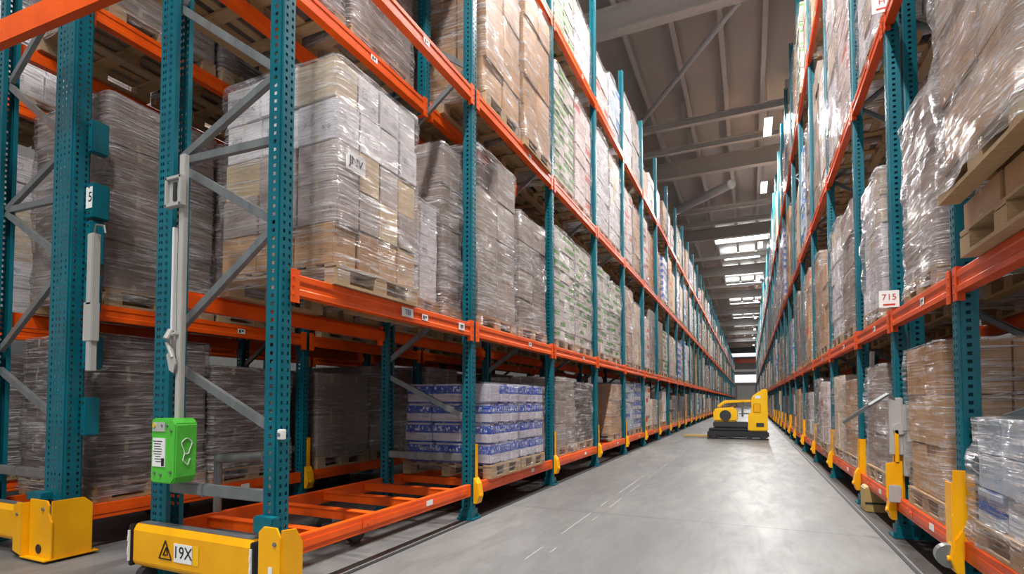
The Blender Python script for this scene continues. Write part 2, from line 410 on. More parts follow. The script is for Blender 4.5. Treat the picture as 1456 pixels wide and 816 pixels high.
# ------------------------------------------------------------ racking
def post_mesh(name, h, w=.11, dep=.10, sidecols=1, mat='teal'):
    # rolled open section, aisle face at +x, real perforations
    hx, hy = dep/2, w/2
    side = [(-hx, 0)]
    if sidecols == 1: side = [(-hx,0),(-.012,0),(.012,1),(hx-.014,0)]
    else:
        side = [(-hx,0),(-hx+.04,0),(-hx+.055,1),(-.035,0),(-.02,1),(.012,0),(.027,1),(hx-.05,0),(hx-.036,1),(hx-.014,0)]
    prof = [(-hx, -hy+.03, 0)]
    prof += [(x, -hy, f) for x, f in side]
    prof += [(hx-.014, -hy+.012, 0), (hx, -hy+.014, 0), (hx, -hy+.026, 0), (hx, -hy+.042, 1), (hx, hy-.042, 0), (hx, hy-.026, 1), (hx, hy-.014, 0), (hx-.014, hy-.012, 0)]
    rs = side[::-1]; flags = [0]+[f for x, f in rs][:-1]
    prof += [(x, hy, fl) for (x, _), fl in zip(rs, flags)]
    prof += [(-hx, hy-.03, 0)]
    zs = []; z = 0
    while z < h-.05: zs += [(z, 0), (z+.028, 1)]; z += .05
    zs.append((h, 0))
    b = MB(); n = len(prof)
    for z, _ in zs:
        for x, y, f in prof: b.v.append((x, y, z))
    for i in range(len(zs)-1):
        hole = zs[i][1]
        for j in range(n-1):
            if hole and prof[j+1][2]: continue
            b.face([i*n+j, i*n+j+1, (i+1)*n+j+1, (i+1)*n+j])
    me = b.mesh(name, [mat]); o = link('tmp', me)
    s = o.modifiers.new('s', 'SOLIDIFY'); s.thickness = .003; s.offset = 0
    me2 = bpy.data.meshes.new_from_object(o.evaluated_get(bpy.context.evaluated_depsgraph_get()))
    bpy.data.objects.remove(o); me2.name = name
    return me2
def simple_post(b, x, h, w=.11, dep=.10):
    hx = dep/2
    b.box((x, -w/2+.003, h/2), (dep-.03, .006, h)).box((x, w/2-.003, h/2), (dep-.03, .006, h)).box((x+hx-.003, 0, h/2), (.006, w-.028, h))
P_L = post_mesh('post_short', TOP_L); P_R = post_mesh('post_tall', TOP_R)
P_B = post_mesh('post_end', TOP_L, .12, .17, 2); P_C = post_mesh('post_wide', TOP_L, .13, .25, 2)

def zig(h, first=1.02):
    # (front z, back z) ends of the diagonals: front -> back -> front
    out = [(1.02, 1.47), (2.30, 1.64), (2.30, 2.85), (3.26, 2.85), (3.26, 3.98)]
    z = 3.98; f = False
    while z < h-.9:
        nz = z+.72
        out.append((nz, z) if not f else (z, nz)); z = nz; f = not f
    return out
def frame_proto(h, pm, detailed, pm_front=None, pm_back=None, guard=True, dep=DEP):
    t = thing('upright_frame', 'l', 'rack frame')
    if not detailed:
        t2 = t; b = MB()
        simple_post(b, 0, h); simple_post(b, -dep, h)
        for f, k in zig(h): b.bar((-.03, 0, f), (-dep+.03, 0, k), .035, .03, 1, (0,1,0))
        b.bar((-.03,0,.62), (-dep+.03,0,.62), .05, .05, 1, (0,1,0))
        b.box((0,0,.01), (.16,.16,.02)).box((.062,.03,.45), (.015,.09,.5), 2).box((.07,.03,.24), (.04,.12,.12), 2).box((-.02,0,.1),(.2,.2,.16),3)
        bpy.data.objects.remove(t)
        o = b.build('upright_frame', ['teal','galv','yellow','black']); o['category'] = 'rack frame'; KIDS[o.name] = []
        return o
    for x, p in ((0, pm_front or pm), (-dep, pm_back or pm)):
        o = link('post', p, t, (x, 0, 0))
        if x < 0 : o.rotation_euler = (0,0,PI)
        MB().box((x, 0, .012), (.19,.17,.02)).box((x,0,.06), (.13,.14,.09)).cyl((x+.075,.06,.02),(x+.075,.06,.05),.012).cyl((x-.075,-.06,.02),(x-.075,-.06,.05),.012).build('foot_plate', 'teal', t, bevel=.003)
    for f, k in zig(h):
        b = MB().channel((-.02, 0, f), (-dep+.02, 0, k), .05, .032, .004)
        for x, z in ((-.02, f), (-dep+.02, k)): b.cyl((x,-.035,z),(x,.035,z),.012)
        b.build('brace', 'galv', t)
    b = MB().channel((-.02,0,2.83), (-dep+.02,0,2.86), .05, .03).cyl((-.03,-.03,2.83),(-.03,.03,2.83),.012); b.build('brace', 'galv', t)
    MB().bar((-.04,-.01,.62), (-dep+.04,-.01,.62), .07,.06,0,(0,1,0)).box((-.62,-.01,.62),(.02,.075,.085)).build('tie_bar', 'galv', t, bevel=.006)
    if guard:
        gd = MB()
        poly = [(-.02,.20),(.085,.20),(.10,.26),(.085,.36),(.062,.42),(.062,.74),(.04,.76),(-.02,.76)]
        gd.box((.066,.035,.55), (.008,.055,.42)).box((.03,.068,.5), (.075,.008,.52))
        gd.prism([(.06,.16),(.10,.16),(.125,.24),(.105,.36),(.07,.42),(.06,.42)], 'y', -.02, .085)
        gd.cyl((.11,.03,.24),(.135,.03,.24),.022)
        gd.build('post_guard', 'yellow', t, bevel=.004)
    return freeze(t)

def beam_profile():
    # (x, z): outer face at +x, pallet ledge inside
    return [(.03,-.13),(.03,-.095),(.024,-.088),(.024,-.045),(.03,-.038),(.03,-.004),(.026,0),(-.012,0),(-.012,-.03),(-.045,-.03),(-.045,-.13)]
beamP = {}
def beam_proto(L, mat, det):
    k = (round(L, 2), mat, det)
    if k in beamP: return beamP[k]
    b = MB().prism(beam_profile(), 'y', .062, L-.062)
    con = []
    for y, s in ((.06, 1), (L-.06, -1)):
        q = MB() if det else b
        q.box((.028, y, -.075), (.008, .07, .21)).box((.006, y+s*.006, -.075), (.05, .008, .21))
        for z in (-.13, -.075, -.02): q.cyl((.03,y-s*.015,z),(.038,y-s*.015,z),.008,n=6)
        con.append(q)
    o = b.build('shelf_beam', mat); o['category'] = 'shelf beam'
    if det:
        for q in con: q.build('end_connector', mat, o, bevel=.002)
        MB().box((.0315, L*.62, -.066), (.002, .09, .05)).build('sticker', 'paper', o, label='white sticker')
        MB().box((.0335, L*.62-.02, -.066), (.001, .02, .03)).box((.0335, L*.62+.012, -.06), (.001, .022, .018)).build('sticker_print', 'ink', o)
    beamP[k] = freeze(o); return o
baseP = {}
def base_proto(L, mat, dep=DEP):
    # the carriage bay: two side rails with cross members, one thing
    k = (round(L,2), mat)
    if k in baseP: return baseP[k]
    t = thing('carriage_frame', 'l', 'base frame')
    for x in (.03, -dep-.03):
        b = MB().box((x, L/2, -.06), (.05, L-.12, .12)).box((x+(.027 if x>0 else -.027), L/2, -.06), (.006, L-.3, .05))
        b.build('side_rail', mat, t, bevel=.004)
    for f in (.14, .38, .62, .86):
        MB().box((-dep/2, L*f, -.05), (dep-.0, .055, .075)).box((-dep/2, L*f, -.014), (dep-.0, .075, .008)).build('cross_member', mat, t)
    MB().box((.06, L*.32, -.055), (.006,.12,.06)).cyl((.06,L*.32,-.055),(.068,L*.32,-.055),.014).build('lock_plate', mat, t, bevel=.003)
    MB().box((.0615, L*.66, -.05), (.002,.1,.045)).build('sticker', 'paper', t, label='white sticker')
    MB().cyl((-dep+.1,L*.5,-.25),(-.36,L*.5,-.25),.035).box((-.43,L*.5,-.17),(.04,.12,.12)).box((-dep+.23,L*.5,-.17),(.04,.12,.12)).cyl((-.46,L*.5,-.25),(-.40,L*.5,-.25),.1,n=20).cyl((-dep+.2,L*.5,-.25),(-dep+.26,L*.5,-.25),.1,n=20).build('wheel_axle', 'dark_steel', t, bevel=0)
    baseP[k] = freeze(t); return t

LEVN = ['floor level', 'first shelf', 'second shelf', 'top shelf']
# --- left row frames
fpL = frame_proto(TOP_L, P_L, True); fpLs = frame_proto(TOP_L, None, False)
fpR = frame_proto(TOP_R, P_R, True); fpRs = frame_proto(TOP_R, None, False)
fpA = frame_proto(TOP_L, P_L, True, P_L, P_B, guard=False)
fpC = frame_proto(TOP_L, P_L, True, P_C, P_L, guard=False)
NEARF = 14
place(fpA, (FX, LY[0], 0), 0, 'nearest teal upright frame of the left row, above the yellow bumper reading 19X')
for i in range(1, len(LY)):
    place(fpL if i < NEARF else fpLs, (FX, LY[i], 0), 0, 'teal upright frame of the left row, %s along the aisle' % ORD[i], 'left row upright frames')
place(fpC, (U2, LY[0], 0), 0, 'widest teal upright frame at the far left, above the shorter yellow bumper')
for i in range(1, 7):
    place(fpL, (U2, LY[i], 0), 0, 'teal upright frame in the hidden rack behind the left row, %s one deep' % ORD[i-1], 'frames behind the left row')
for i in range(0, len(RY)):
    if i == 2: lab = 'teal upright frame of the right row carrying the red and white sign'
    elif i == 1: lab = 'tall teal upright frame nearest the camera in the right row'
    elif i == 0: continue
    else: lab = 'tall teal upright frame of the right row, %s along the aisle' % ORD[i-1]
    place(fpR if i < NEARF else fpRs, (RX, RY[i], 0), PI, lab, 'right row upright frames')
# twin post beside the signed frame on the right
tp = thing('twin_post', 'extra teal post bolted beside the signed frame of the right row', 'rack post', (RX+.125, RY[2]-.0, 0), PI)
link('post', P_R, tp); MB().box((0,0,.012),(.19,.11,.02)).build('foot_plate','teal',tp)

# --- beams
NB = 25
def beams_row(ys, x, lv, mat, side, s):
    far = MB(); nonlocal_n = 0
    for i in range(len(ys)-1):
        L = ys[i+1]-ys[i]
        for k in range(1, 4):
            fx = x + s*.034
            if i < NB:
                p = beam_proto(L, mat, i < 12)
                y = ys[i] if s > 0 else ys[i+1]
                if side == 'right' and k == 3 and i < 2: continue
                lab = 'orange shelf beam under the %s, %s bay of the %s row, aisle side' % (LEVN[k], ORD[i], side)
                place(p, (fx, y, lv[k]), 0 if s > 0 else PI, lab, '%s row aisle beams' % side)
                if i < 7 and k < 3:
                    bx = x - s*(DEP+.034)
                    yb = ys[i+1] if s > 0 else ys[i]
                    place(p, (bx, yb, lv[k]), PI if s > 0 else 0, 'orange shelf beam under the %s, %s bay of the %s row, rear side' % (LEVN[k], ORD[i], side), '%s row rear beams' % side)
            else:
                far.box((fx, ys[i]+L/2, lv[k]-.065), (.05, L-.12, .13))
        if i < 20:
            y = ys[i] if s > 0 else ys[i+1]
            place(base_proto(L, mat), (x, y, lv[0]), 0 if s > 0 else PI, 'orange base frame just off the floor, %s bay of the %s row' % (ORD[i], side), '%s row base frames' % side)
        else:
            far.box((x+s*.03, ys[i]+L/2, lv[0]-.06), (.05, L-.12, .12)).box((x-s*DEP, ys[i]+L/2, lv[0]-.06), (.05, L-.12, .12))
            far.box((x-s*DEP/2, ys[i]+L/2, lv[0]-.06), (DEP, .06, .08))
    for i in range(7, len(ys)-1):
        for k in (1, 2, 3): far.box((x-s*(DEP+.034), ys[i]+(ys[i+1]-ys[i])/2, lv[k]-.065), (.05, ys[i+1]-ys[i]-.12, .13))
    for i in range(0, 7): far.box((x-s*(DEP+.034), ys[i]+(ys[i+1]-ys[i])/2, lv[3]-.065), (.05, ys[i+1]-ys[i]-.12, .13))
    o = far.build('shelf_beams', mat)
    tag(o, 'tiny distant orange beams at the far end of the %s row' % side, 'shelf beam', None, 'stuff')
beams_row(LY, FX, LV_L, 'orange', 'left', 1)
beams_row(RY, RX, LV_R, 'red_orange', 'right', -1)
for i in range(6):
    for k in (1, 2, 3):
        p = beam_proto(BAY, 'orange', True)
        place(p, (U2+.052, LY[i], LV_L[k]), 0, 'orange shelf beam under the %s of the hidden rack, front side, %s bay' % (LEVN[k], ORD[i]), 'hidden rack front beams')
        if i < 4: place(p, (U2-DEP-.052, LY[i+1], LV_L[k]), PI, 'orange shelf beam under the %s of the hidden rack, rear side, %s bay' % (LEVN[k], ORD[i]), 'hidden rack rear beams')
    place(base_proto(BAY, 'orange'), (U2, LY[i], LV_L[0]), 0, 'orange base frame of the hidden rack behind the left row, %s bay' % ORD[i], 'hidden rack base frames')

# middle support beams and the short post they carry
for i, w in ((0, 'nearest'), (1, 'second')):
    place(beam_proto(BAY, 'orange', True), (-3.17, LY[i], LV_L[2]), 0, 'extra orange middle beam under the second shelf, %s bay of the left row' % w)
t = thing('short_post', 'short teal post rising from the middle beam of the second shelf, left row', 'rack post', (-3.20, LY[1], LV_L[2]-.16))
simple = post_mesh('post_stub', TOP_L-LV_L[2]+.1); link('post', simple, t)
MB().box((.0,0,.005),(.12,.12,.01)).build('foot_plate', 'orange', t)
# ------------------------------------------------------------ pallet loads
def pallet_mb(w, d):
    b = MB()
    for x in (-d/2+.05, 0, d/2-.05): b.box((x, 0, .011), (.1, w, .022), 0, R.random())
    for x in (-d/2+.05, 0, d/2-.05):
        for y in (-w/2+.07, 0, w/2-.07): b.box((x, y, .067), (.1, .14, .09), 0, R.random())
    for y in (-w/2+.07, 0, w/2-.07): b.box((0, y, .117), (d, .12, .02), 0, R.random())
    n = 7
    for i in range(n): b.box((-d/2+.05+i*(d-.1)/(n-1), 0, .135), (.1 if i % 2 == 0 else .08, w, .018), 0, R.random())
    return b
def film_mb(w, d, z0, z1, amp, seed, lean=0.0):
    b = MB(); per = []; rr = .05; n = 12
    hx, hy = d/2+.012, w/2+.012
    for (cx, cy, a0) in ((hx-rr, hy-rr, 0), (-hx+rr, hy-rr, PI/2), (-hx+rr, -hy+rr, PI), (hx-rr, -hy+rr, 1.5*PI)):
        for i in range(3):
            a = a0+i*PI/4; per.append((cx+rr*math.cos(a), cy+rr*math.sin(a)))
        nxt = {0:(-hx+rr,hy), PI/2:(-hx,-hy+rr), PI:(hx-rr,-hy), 1.5*PI:(hx,hy-rr)}[a0]
        p = per[-1]
        for i in range(1, n): per.append((p[0]+(nxt[0]-p[0])*i/n, p[1]+(nxt[1]-p[1])*i/n))
    m = len(per); rows = max(10, int((z1-z0)/.045))
    for j in range(rows+1):
        z = z0+(z1-z0)*j/rows
        for x, y in per:
            q = noise.noise(Vector((x*2.4, y*2.4, z*3.4+seed)))*amp*1.5 + noise.noise(Vector((x*9+seed, y*9, z*13)))*amp*.5 + abs(noise.noise(Vector((x*5+seed, y*5, z*26))))*amp*.6
            q = max(q, -.011)
            if j == 0: q += .02*abs(noise.noise(Vector((x*8, y*8, seed))))
            r = math.hypot(x, y); b.v.append((x*(1+q/r), y*(1+q/r), z + (.03*noise.noise(Vector((x*6,y*6,seed+3))) if j in (0,) else 0)))
    for j in range(rows):
        for i in range(m):
            k = (i+1) % m; b.face([j*m+i, j*m+k, (j+1)*m+k, (j+1)*m+i])
    # top: flat sheet drawn in towards a crumpled middle
    prev = rows*m
    for q, dz in ((.8, .012), (.45, .02), (.12, .014)):
        b0 = len(b.v)
        for x, y in per: b.v.append((x*q, y*q, z1+dz+.012*noise.noise(Vector((x*7, y*7, seed+q)))))
        for i in range(m):
            k = (i+1) % m; b.face([prev+i, prev+k, b0+k, b0+i])
        prev = b0
    b.face([prev+i for i in range(m)])
    return b
def carton_list(w, d, h, cw, cd, ch, step=None, gap=.009, jit=.009):
    nx, ny, nz = max(1, round(d/cd)), max(1, round(w/cw)), max(1, round(h/ch))
    cd, cw, ch = d/nx, w/ny, h/nz; out = []
    for k in range(nz):
        lx, ly = R.uniform(-.009,.009), R.uniform(-.009,.009)
        for i in range(nx):
            for j in range(ny):
                if step and step(i/nx, j/ny, k/nz): continue
                if 0 < i < nx-1 and 0 < j < ny-1 and k < nz-1: continue
                out.append(((lx-d/2+cd*(i+.5)+R.uniform(-jit,jit), ly-w/2+cw*(j+.5)+R.uniform(-jit,jit), .145+ch*(k+.5)), (cd-gap, cw-gap, ch-gap*.4)))
    return out
SIZES = {'brown':(.5,.37,.36),'grey':(.5,.4,.42),'white':(.32,.37,.30),'green':(.24,.37,.155),'blue':(.27,.35,.22),'cream':(.5,.55,.6),'pink':(.33,.37,.25),'amber':(.5,.37,.34),'dark':(.5,.37,.3),'bluish':(.33,.37,.22)}
def make_load(kind, w, h, det, wrap='film', d=1.14, step=None, seed=0, amp=.024, slip=None, tiers=None, size=None):
    hh = h-.145
    if kind == 'blue' and wrap == 'film': wrap = 'film_clear'
    cl = carton_list(w-.03, d-.03, hh, *(size or SIZES[kind]), step=step)
    if det >= 2:
        t = thing('pallet_load', 'l', 'pallet load')
        pallet_mb(w, d).build('pallet', 'wood', t)
        for c, s in cl:
            mtx = Matrix.Rotation(R.uniform(-.02,.02), 3, 'Z')
            kk = tiers(c[2]) if tiers else kind
            b = MB().box(c, s, 0, R.random(), mtx, jit=.002)
            b.build('bottle_pack' if kind == 'blue' else 'carton', K[kk], t, bevel=.006 if kind != 'blue' else .02)
        if slip:
            o = MB().box((d/2+.0, slip[0], slip[1]), (.004, slip[2], slip[3])).build('paper_label', 'paper', t)
            o.location = (.004,0,0)
            text_part(slip[4], slip[3]*.62, 'ink', o, (d/2+.004, slip[0], slip[1]), (PI/2, 0, PI/2))
        if wrap:
            film_mb(w, d, .03 if wrap != 'film_low' else .12, h+.004, amp, seed).build('stretch_wrap', wrap, t, smooth=True, label='clear plastic stretch wrap')
        return freeze(t)
    if det == 1:
        t = thing('pallet_load', 'l', 'pallet load')
        pallet_mb(w, d).build('pallet', 'wood', t)
        b = MB()
        for c, s in cl: b.box(c, s, 0, R.random(), None, jit=.005)
        b.build('cartons', K[kind], t)
        if wrap: film_mb(w, d, .05, h+.004, amp, seed).build('stretch_wrap', wrap, t, smooth=True, label='clear plastic stretch wrap')
        return freeze(t)
    b = MB()
    for c, s in cl: b.box(c, s, 1, R.random(), None, jit=.006)
    b.box((0,0,.13), (d,w,.025), 0, R.random())
    for x in (-d/2+.05, 0, d/2-.05):
        b.box((x,0,.01),(.1,w,.02), 0)
        for y in (-w/2+.07, 0, w/2-.07): b.box((x,y,.07),(.1,.14,.1), 0)
    mats = ['wood', K[kind]]
    if wrap:
        f = film_mb(w, d, .05, h+.004, amp, seed); o0 = len(b.v)
        b.v += f.v
        for q in f.f: b.face([o0+i for i in q], 2)
        mats.append(wrap)
    o = b.build('pallet_load', mats); o['category'] = 'pallet load'; KIDS[o.name] = []
    return o
pool = {}
def load(kind, w, h, det, wrap='film', var=0, **kw):
    k = (kind, w, h, det, wrap, var)
    if k not in pool: pool[k] = make_load(kind, w, h, det, wrap, seed=len(pool)*3.7, **kw)
    return pool[k]
nload = 0
def put_load(p, x, y, z, rz, label, group=None):
    global nload; nload += 1
    return place(p, (x, y, z+.002), rz, label, group)

def lab(kind, wrapped, lev, bay, side, slot):
    return '%s%s on the %s, %s bay of %s, %s' % (DESC[kind], ' in film' if wrapped else '', LEVN[lev], ORD[bay], side, slot)
LXC = FX-.56
# ---- left row, hand placed
S0, S1 = .72, 1.76
def L(bay, lev, slot, kind, h, det=2, w=.98, wrap='film', off=0.0, dx=0.0, label=None, rz=0, **kw):
    y = LY[bay]+(S0 if slot == 0 else S1)+off
    p = load(kind, w, h, det, wrap, **kw)
    put_load(p, LXC+dx, y, LV_L[lev], rz, label or lab(kind, wrap, lev, bay, 'left row', ('nearer pallet','farther pallet')[slot]), 'loads on the left row %s' % LEVN[lev])
L(0,1,0,'white',1.60, w=.97, off=.145, dx=.08, size=(.25,.37,.29), tiers=lambda z: 'brown' if z < .35 else ('mauve' if z < .90 else 'white'), label='tall wrapped white printed cartons on the left row first shelf beside the nearest post', slip=(-.30, .90, .2, .14, 'JNV'))
L(0,1,1,'white',1.05, w=.62, off=-.10, dx=-.10, var=1, label='short wrapped white cartons squeezed behind the tall white load on the first shelf')
L(0,1,1,'grey',1.75, w=.40, off=.43, dx=-.08, wrap='film_thick', label='narrow crumpled grey wrapped load just before the second post of the left row')
def stepper(i, j, k): return k > .62 and (j < .3)
L(1,1,0,'grey',1.98, w=1.04, off=-.06, step=stepper, var=1, wrap='film')
L(1,1,1,'grey',1.62, w=.98, var=2)
L(2,1,0,'green',1.84); L(2,1,1,'green',1.84)
L(3,1,0,'green',1.8); L(3,1,1,'green',1.72, var=3)
L(4,1,0,'brown',1.9, wrap='film_thick'); L(4,1,1,'cream',1.7)
# second shelf
L(0,2,0,'dark',1.9, dx=-.60, wrap='film_thick'); L(0,2,1,'grey',2.0, dx=-.60, wrap='film_thick')
L(1,2,0,'brown',2.05, dx=.05); L(1,2,1,'brown',2.12, dx=.08, var=1)
L(2,2,0,'green',1.95, var=4); L(2,2,1,'pink',1.9)
L(3,2,0,'white',2.05, wrap='film_thick', var=2); L(3,2,1,'white',2.0, w=1.0)
L(4,2,0,'pink',1.8); L(4,2,1,'brown',1.7)
# top shelf
L(0,3,0,'grey',1.5, 1); L(0,3,1,'brown',1.6, 1)
L(1,3,0,'brown',1.5, 1); L(1,3,1,'white',1.5, 1)
L(2,3,0,'green',1.35); L(2,3,1,'white',1.2, var=5)
L(3,3,0,'pink',1.1); L(3,3,1,'bluish',1.3)
L(4,3,0,'white',1.6); L(4,3,1,'grey',1.7, var=4)
# floor level: first bay empty; two pallets of bottle packs in the second
L(1,0,0,'blue',1.03, w=.8, off=.01, wrap='film', dx=.08, amp=.012, label='blue and white wrapped bottle packs on the base frame, nearer to the camera')
L(1,0,1,'blue',1.03, w=.8, off=-.2, wrap='film', dx=.08, amp=.012, label='blue and white wrapped bottle packs on the base frame, farther from the camera')
L(2,0,0,'grey',1.2); L(2,0,1,'dark',1.15)
L(3,0,1,'brown',1.2, w=.9); L(4,0,0,'bluish',1.25); L(4,0,1,'blue',1.3, var=2)
kinds = ['brown','grey','white','pink','cream','bluish','green','brown','cream','amber','pink','blue']
wraps = ['film','film','film_thick',None,None,'film_clear']
far = {}
def far_box(row, kind, c, s):
    b = far.setdefault(kind, MB())
    b.box((c[0], c[1], c[2]-s[2]/2+.06), (1.05, s[1], .12), 1, R.random())
    n = max(2, int(s[2]/.4)); hz = (s[2]-.14)/n
    for i in range(n):
        for j in (-1, 1):
            b.box((c[0], c[1]+j*s[1]/4, c[2]-s[2]/2+.14+hz*(i+.5)), (s[0], s[1]/2-.01, hz-.008), 0, R.random(), None, .01)
def fill(ys, xc, lv, tops, side, rz, first, limit):
    for i in range(first, len(ys)-1):
        Lb = ys[i+1]-ys[i]
        for k in range(4):
            for sl in range(2):
                if Lb < 2: 
                    if sl: continue
                    off = Lb/2; w = .98
                else: off = Lb*(.29 if sl == 0 else .73); w = .98
                hmax = tops[k]; kind = R.choice(kinds)
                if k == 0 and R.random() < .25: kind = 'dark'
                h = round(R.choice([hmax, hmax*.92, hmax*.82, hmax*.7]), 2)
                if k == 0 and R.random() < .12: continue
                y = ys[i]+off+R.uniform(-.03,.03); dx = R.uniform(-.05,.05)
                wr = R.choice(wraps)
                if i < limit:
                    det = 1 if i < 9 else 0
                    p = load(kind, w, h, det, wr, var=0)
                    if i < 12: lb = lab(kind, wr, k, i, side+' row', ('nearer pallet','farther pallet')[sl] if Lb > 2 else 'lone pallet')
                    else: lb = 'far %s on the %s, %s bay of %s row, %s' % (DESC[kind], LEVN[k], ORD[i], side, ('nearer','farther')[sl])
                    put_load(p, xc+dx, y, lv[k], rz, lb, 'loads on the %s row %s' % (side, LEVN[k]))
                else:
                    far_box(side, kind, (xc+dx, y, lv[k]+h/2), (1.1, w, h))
fill(LY, LXC, LV_L, [1.25, 1.9, 1.95, 1.3], 'left', 0, 5, 16)

# ---- right row
RXC = RX+.53
def Rr(bay, lev, off, kind, h, det=2, w=.98, wrap='film', dx=0.0, label=None, slot='nearer pallet', **kw):
    p = load(kind, w, h, det, wrap, **kw)
    put_load(p, RXC+dx, RY[bay]+off, LV_R[lev] if not isinstance(lev, tuple) else lev[1], PI, label or lab(kind, wrap, lev if not isinstance(lev, tuple) else lev[0], bay, 'right row', slot), 'loads on the right row')
Rr(0,1,1.42,'brown',.30, w=1.04, wrap=None, dx=-.10, label='low wooden pallet with flat cartons under the big slanted wrapped load', var=9)
Rr(0,(1,LV_R[1]+.30),1.40,'brown',2.1, w=1.04, wrap='film_diag', dx=-.20, var=3, amp=.03, label='big streaky wrapped load at the upper right edge, stacked on a low pallet')
Rr(0,0,1.66,'bluish',.74, w=1.04, wrap='film_thick', var=6, amp=.05, label='low crumpled bluish wrapped load at the bottom right on the base frame')
Rr(1,1,.78,'grey',1.46, w=.86, wrap='film_thick', var=5, label='wrapped load with a dark end between the two nearest posts of right row')
Rr(1,0,.78,'brown',1.25, w=.9, wrap='film', var=6, label='torn brown wrapped load on the base frame between nearest right posts')
Rr(1,2,.80,'brown',1.9, w=.9, slot='lone pallet')
Rr(2,1,.88,'white',1.5, w=.9, wrap='film_thick', var=7, slot='lone pallet')
Rr(2,0,.88,'grey',1.2, w=.9, slot='lone pallet', var=8)
Rr(2,2,.88,'white',2.5, w=.95, wrap='film_thick', slot='lone pallet', var=7)
Rr(3,1,.68,'grey',1.7, wrap='film', var=7); Rr(3,1,1.7,'white',1.8, slot='farther pallet', var=8)
Rr(3,0,.68,'brown',1.1); Rr(3,0,1.7,'cream',1.2, slot='farther pallet')
Rr(3,2,.68,'pink',2.7, wrap='film_thick'); Rr(3,2,1.7,'white',2.9, slot='farther pallet', wrap='film_thick')
Rr(3,3,.68,'brown',2.2, 1); Rr(3,3,1.7,'grey',2.0, 1, slot='farther pallet')
Rr(2,3,.88,'brown',2.2,1,w=.95, slot='lone pallet')
Rr(0,2,1.72,'brown',1.8,1,w=1.0, slot='farther pallet')
fill(RY, RXC, LV_R, [1.25, 2.1, 2.7, 2.1], 'right', PI, 4, 17)

# ---- hidden rack and the one beyond it
def fill2(xc, bays, levs, side, desc, x0=0):
    for i in bays:
        for k in levs:
            for sl in (0, 1):
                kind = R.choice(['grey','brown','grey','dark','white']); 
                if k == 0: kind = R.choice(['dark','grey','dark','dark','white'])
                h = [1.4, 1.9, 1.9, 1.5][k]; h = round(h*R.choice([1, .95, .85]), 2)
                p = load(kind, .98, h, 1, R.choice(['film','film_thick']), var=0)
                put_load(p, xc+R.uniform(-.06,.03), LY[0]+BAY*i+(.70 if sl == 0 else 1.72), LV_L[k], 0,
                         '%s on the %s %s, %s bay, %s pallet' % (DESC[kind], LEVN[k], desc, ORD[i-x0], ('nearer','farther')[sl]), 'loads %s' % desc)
fill2(U2-.515, range(0, 5), (0, 1, 2), 'u2', 'of the hidden rack')
fill2(U3-.515, range(-1, 3), (0, 1, 2), 'u3', 'against the left wall', -1)
for i in range(-1, 3):
    for k in (1, 2):
        place(beam_proto(BAY, 'orange', False), (U3+.052, LY[0]+BAY*i, LV_L[k]), 0, 'orange shelf beam under the %s against the left wall, %s bay' % (LEVN[k], ORD[i+1]), 'beams against the left wall')
    place(base_proto(BAY, 'orange'), (U3, LY[0]+BAY*i, LV_L[0]), 0, 'orange base frame against the left wall, %s bay' % ORD[i+1], 'base frames against the left wall')
for i in range(0, 4): place(fpL, (U3, LY[0]+BAY*(i-1), 0), 0, 'teal upright frame against the left wall, %s from the front' % ORD[i], 'frames against the left wall')
for i, (y, kind) in enumerate(((2.8,'grey'),(3.9,'brown'),(5.1,'dark'),(6.2,'grey'),(7.4,'grey'),(8.6,'brown'))):
    for k in (0, 1):
        p = load(kind, .98, [1.3, 1.9][k], 1, 'film', var=0)
        put_load(p, 3.75, y, [0.0, 1.35][k], PI, 'wrapped %s stacked behind the right row, %s from front, %s one' % (DESC[kind], ORD[i], ('lower','upper')[k]), 'loads behind the right row')
for kind, b in far.items():
    o = b.build('pallet_loads', [K[kind], 'wood'])
    tag(o, 'many tiny distant loads of %s far down both rows' % DESC[kind], 'pallet load', None, 'stuff')

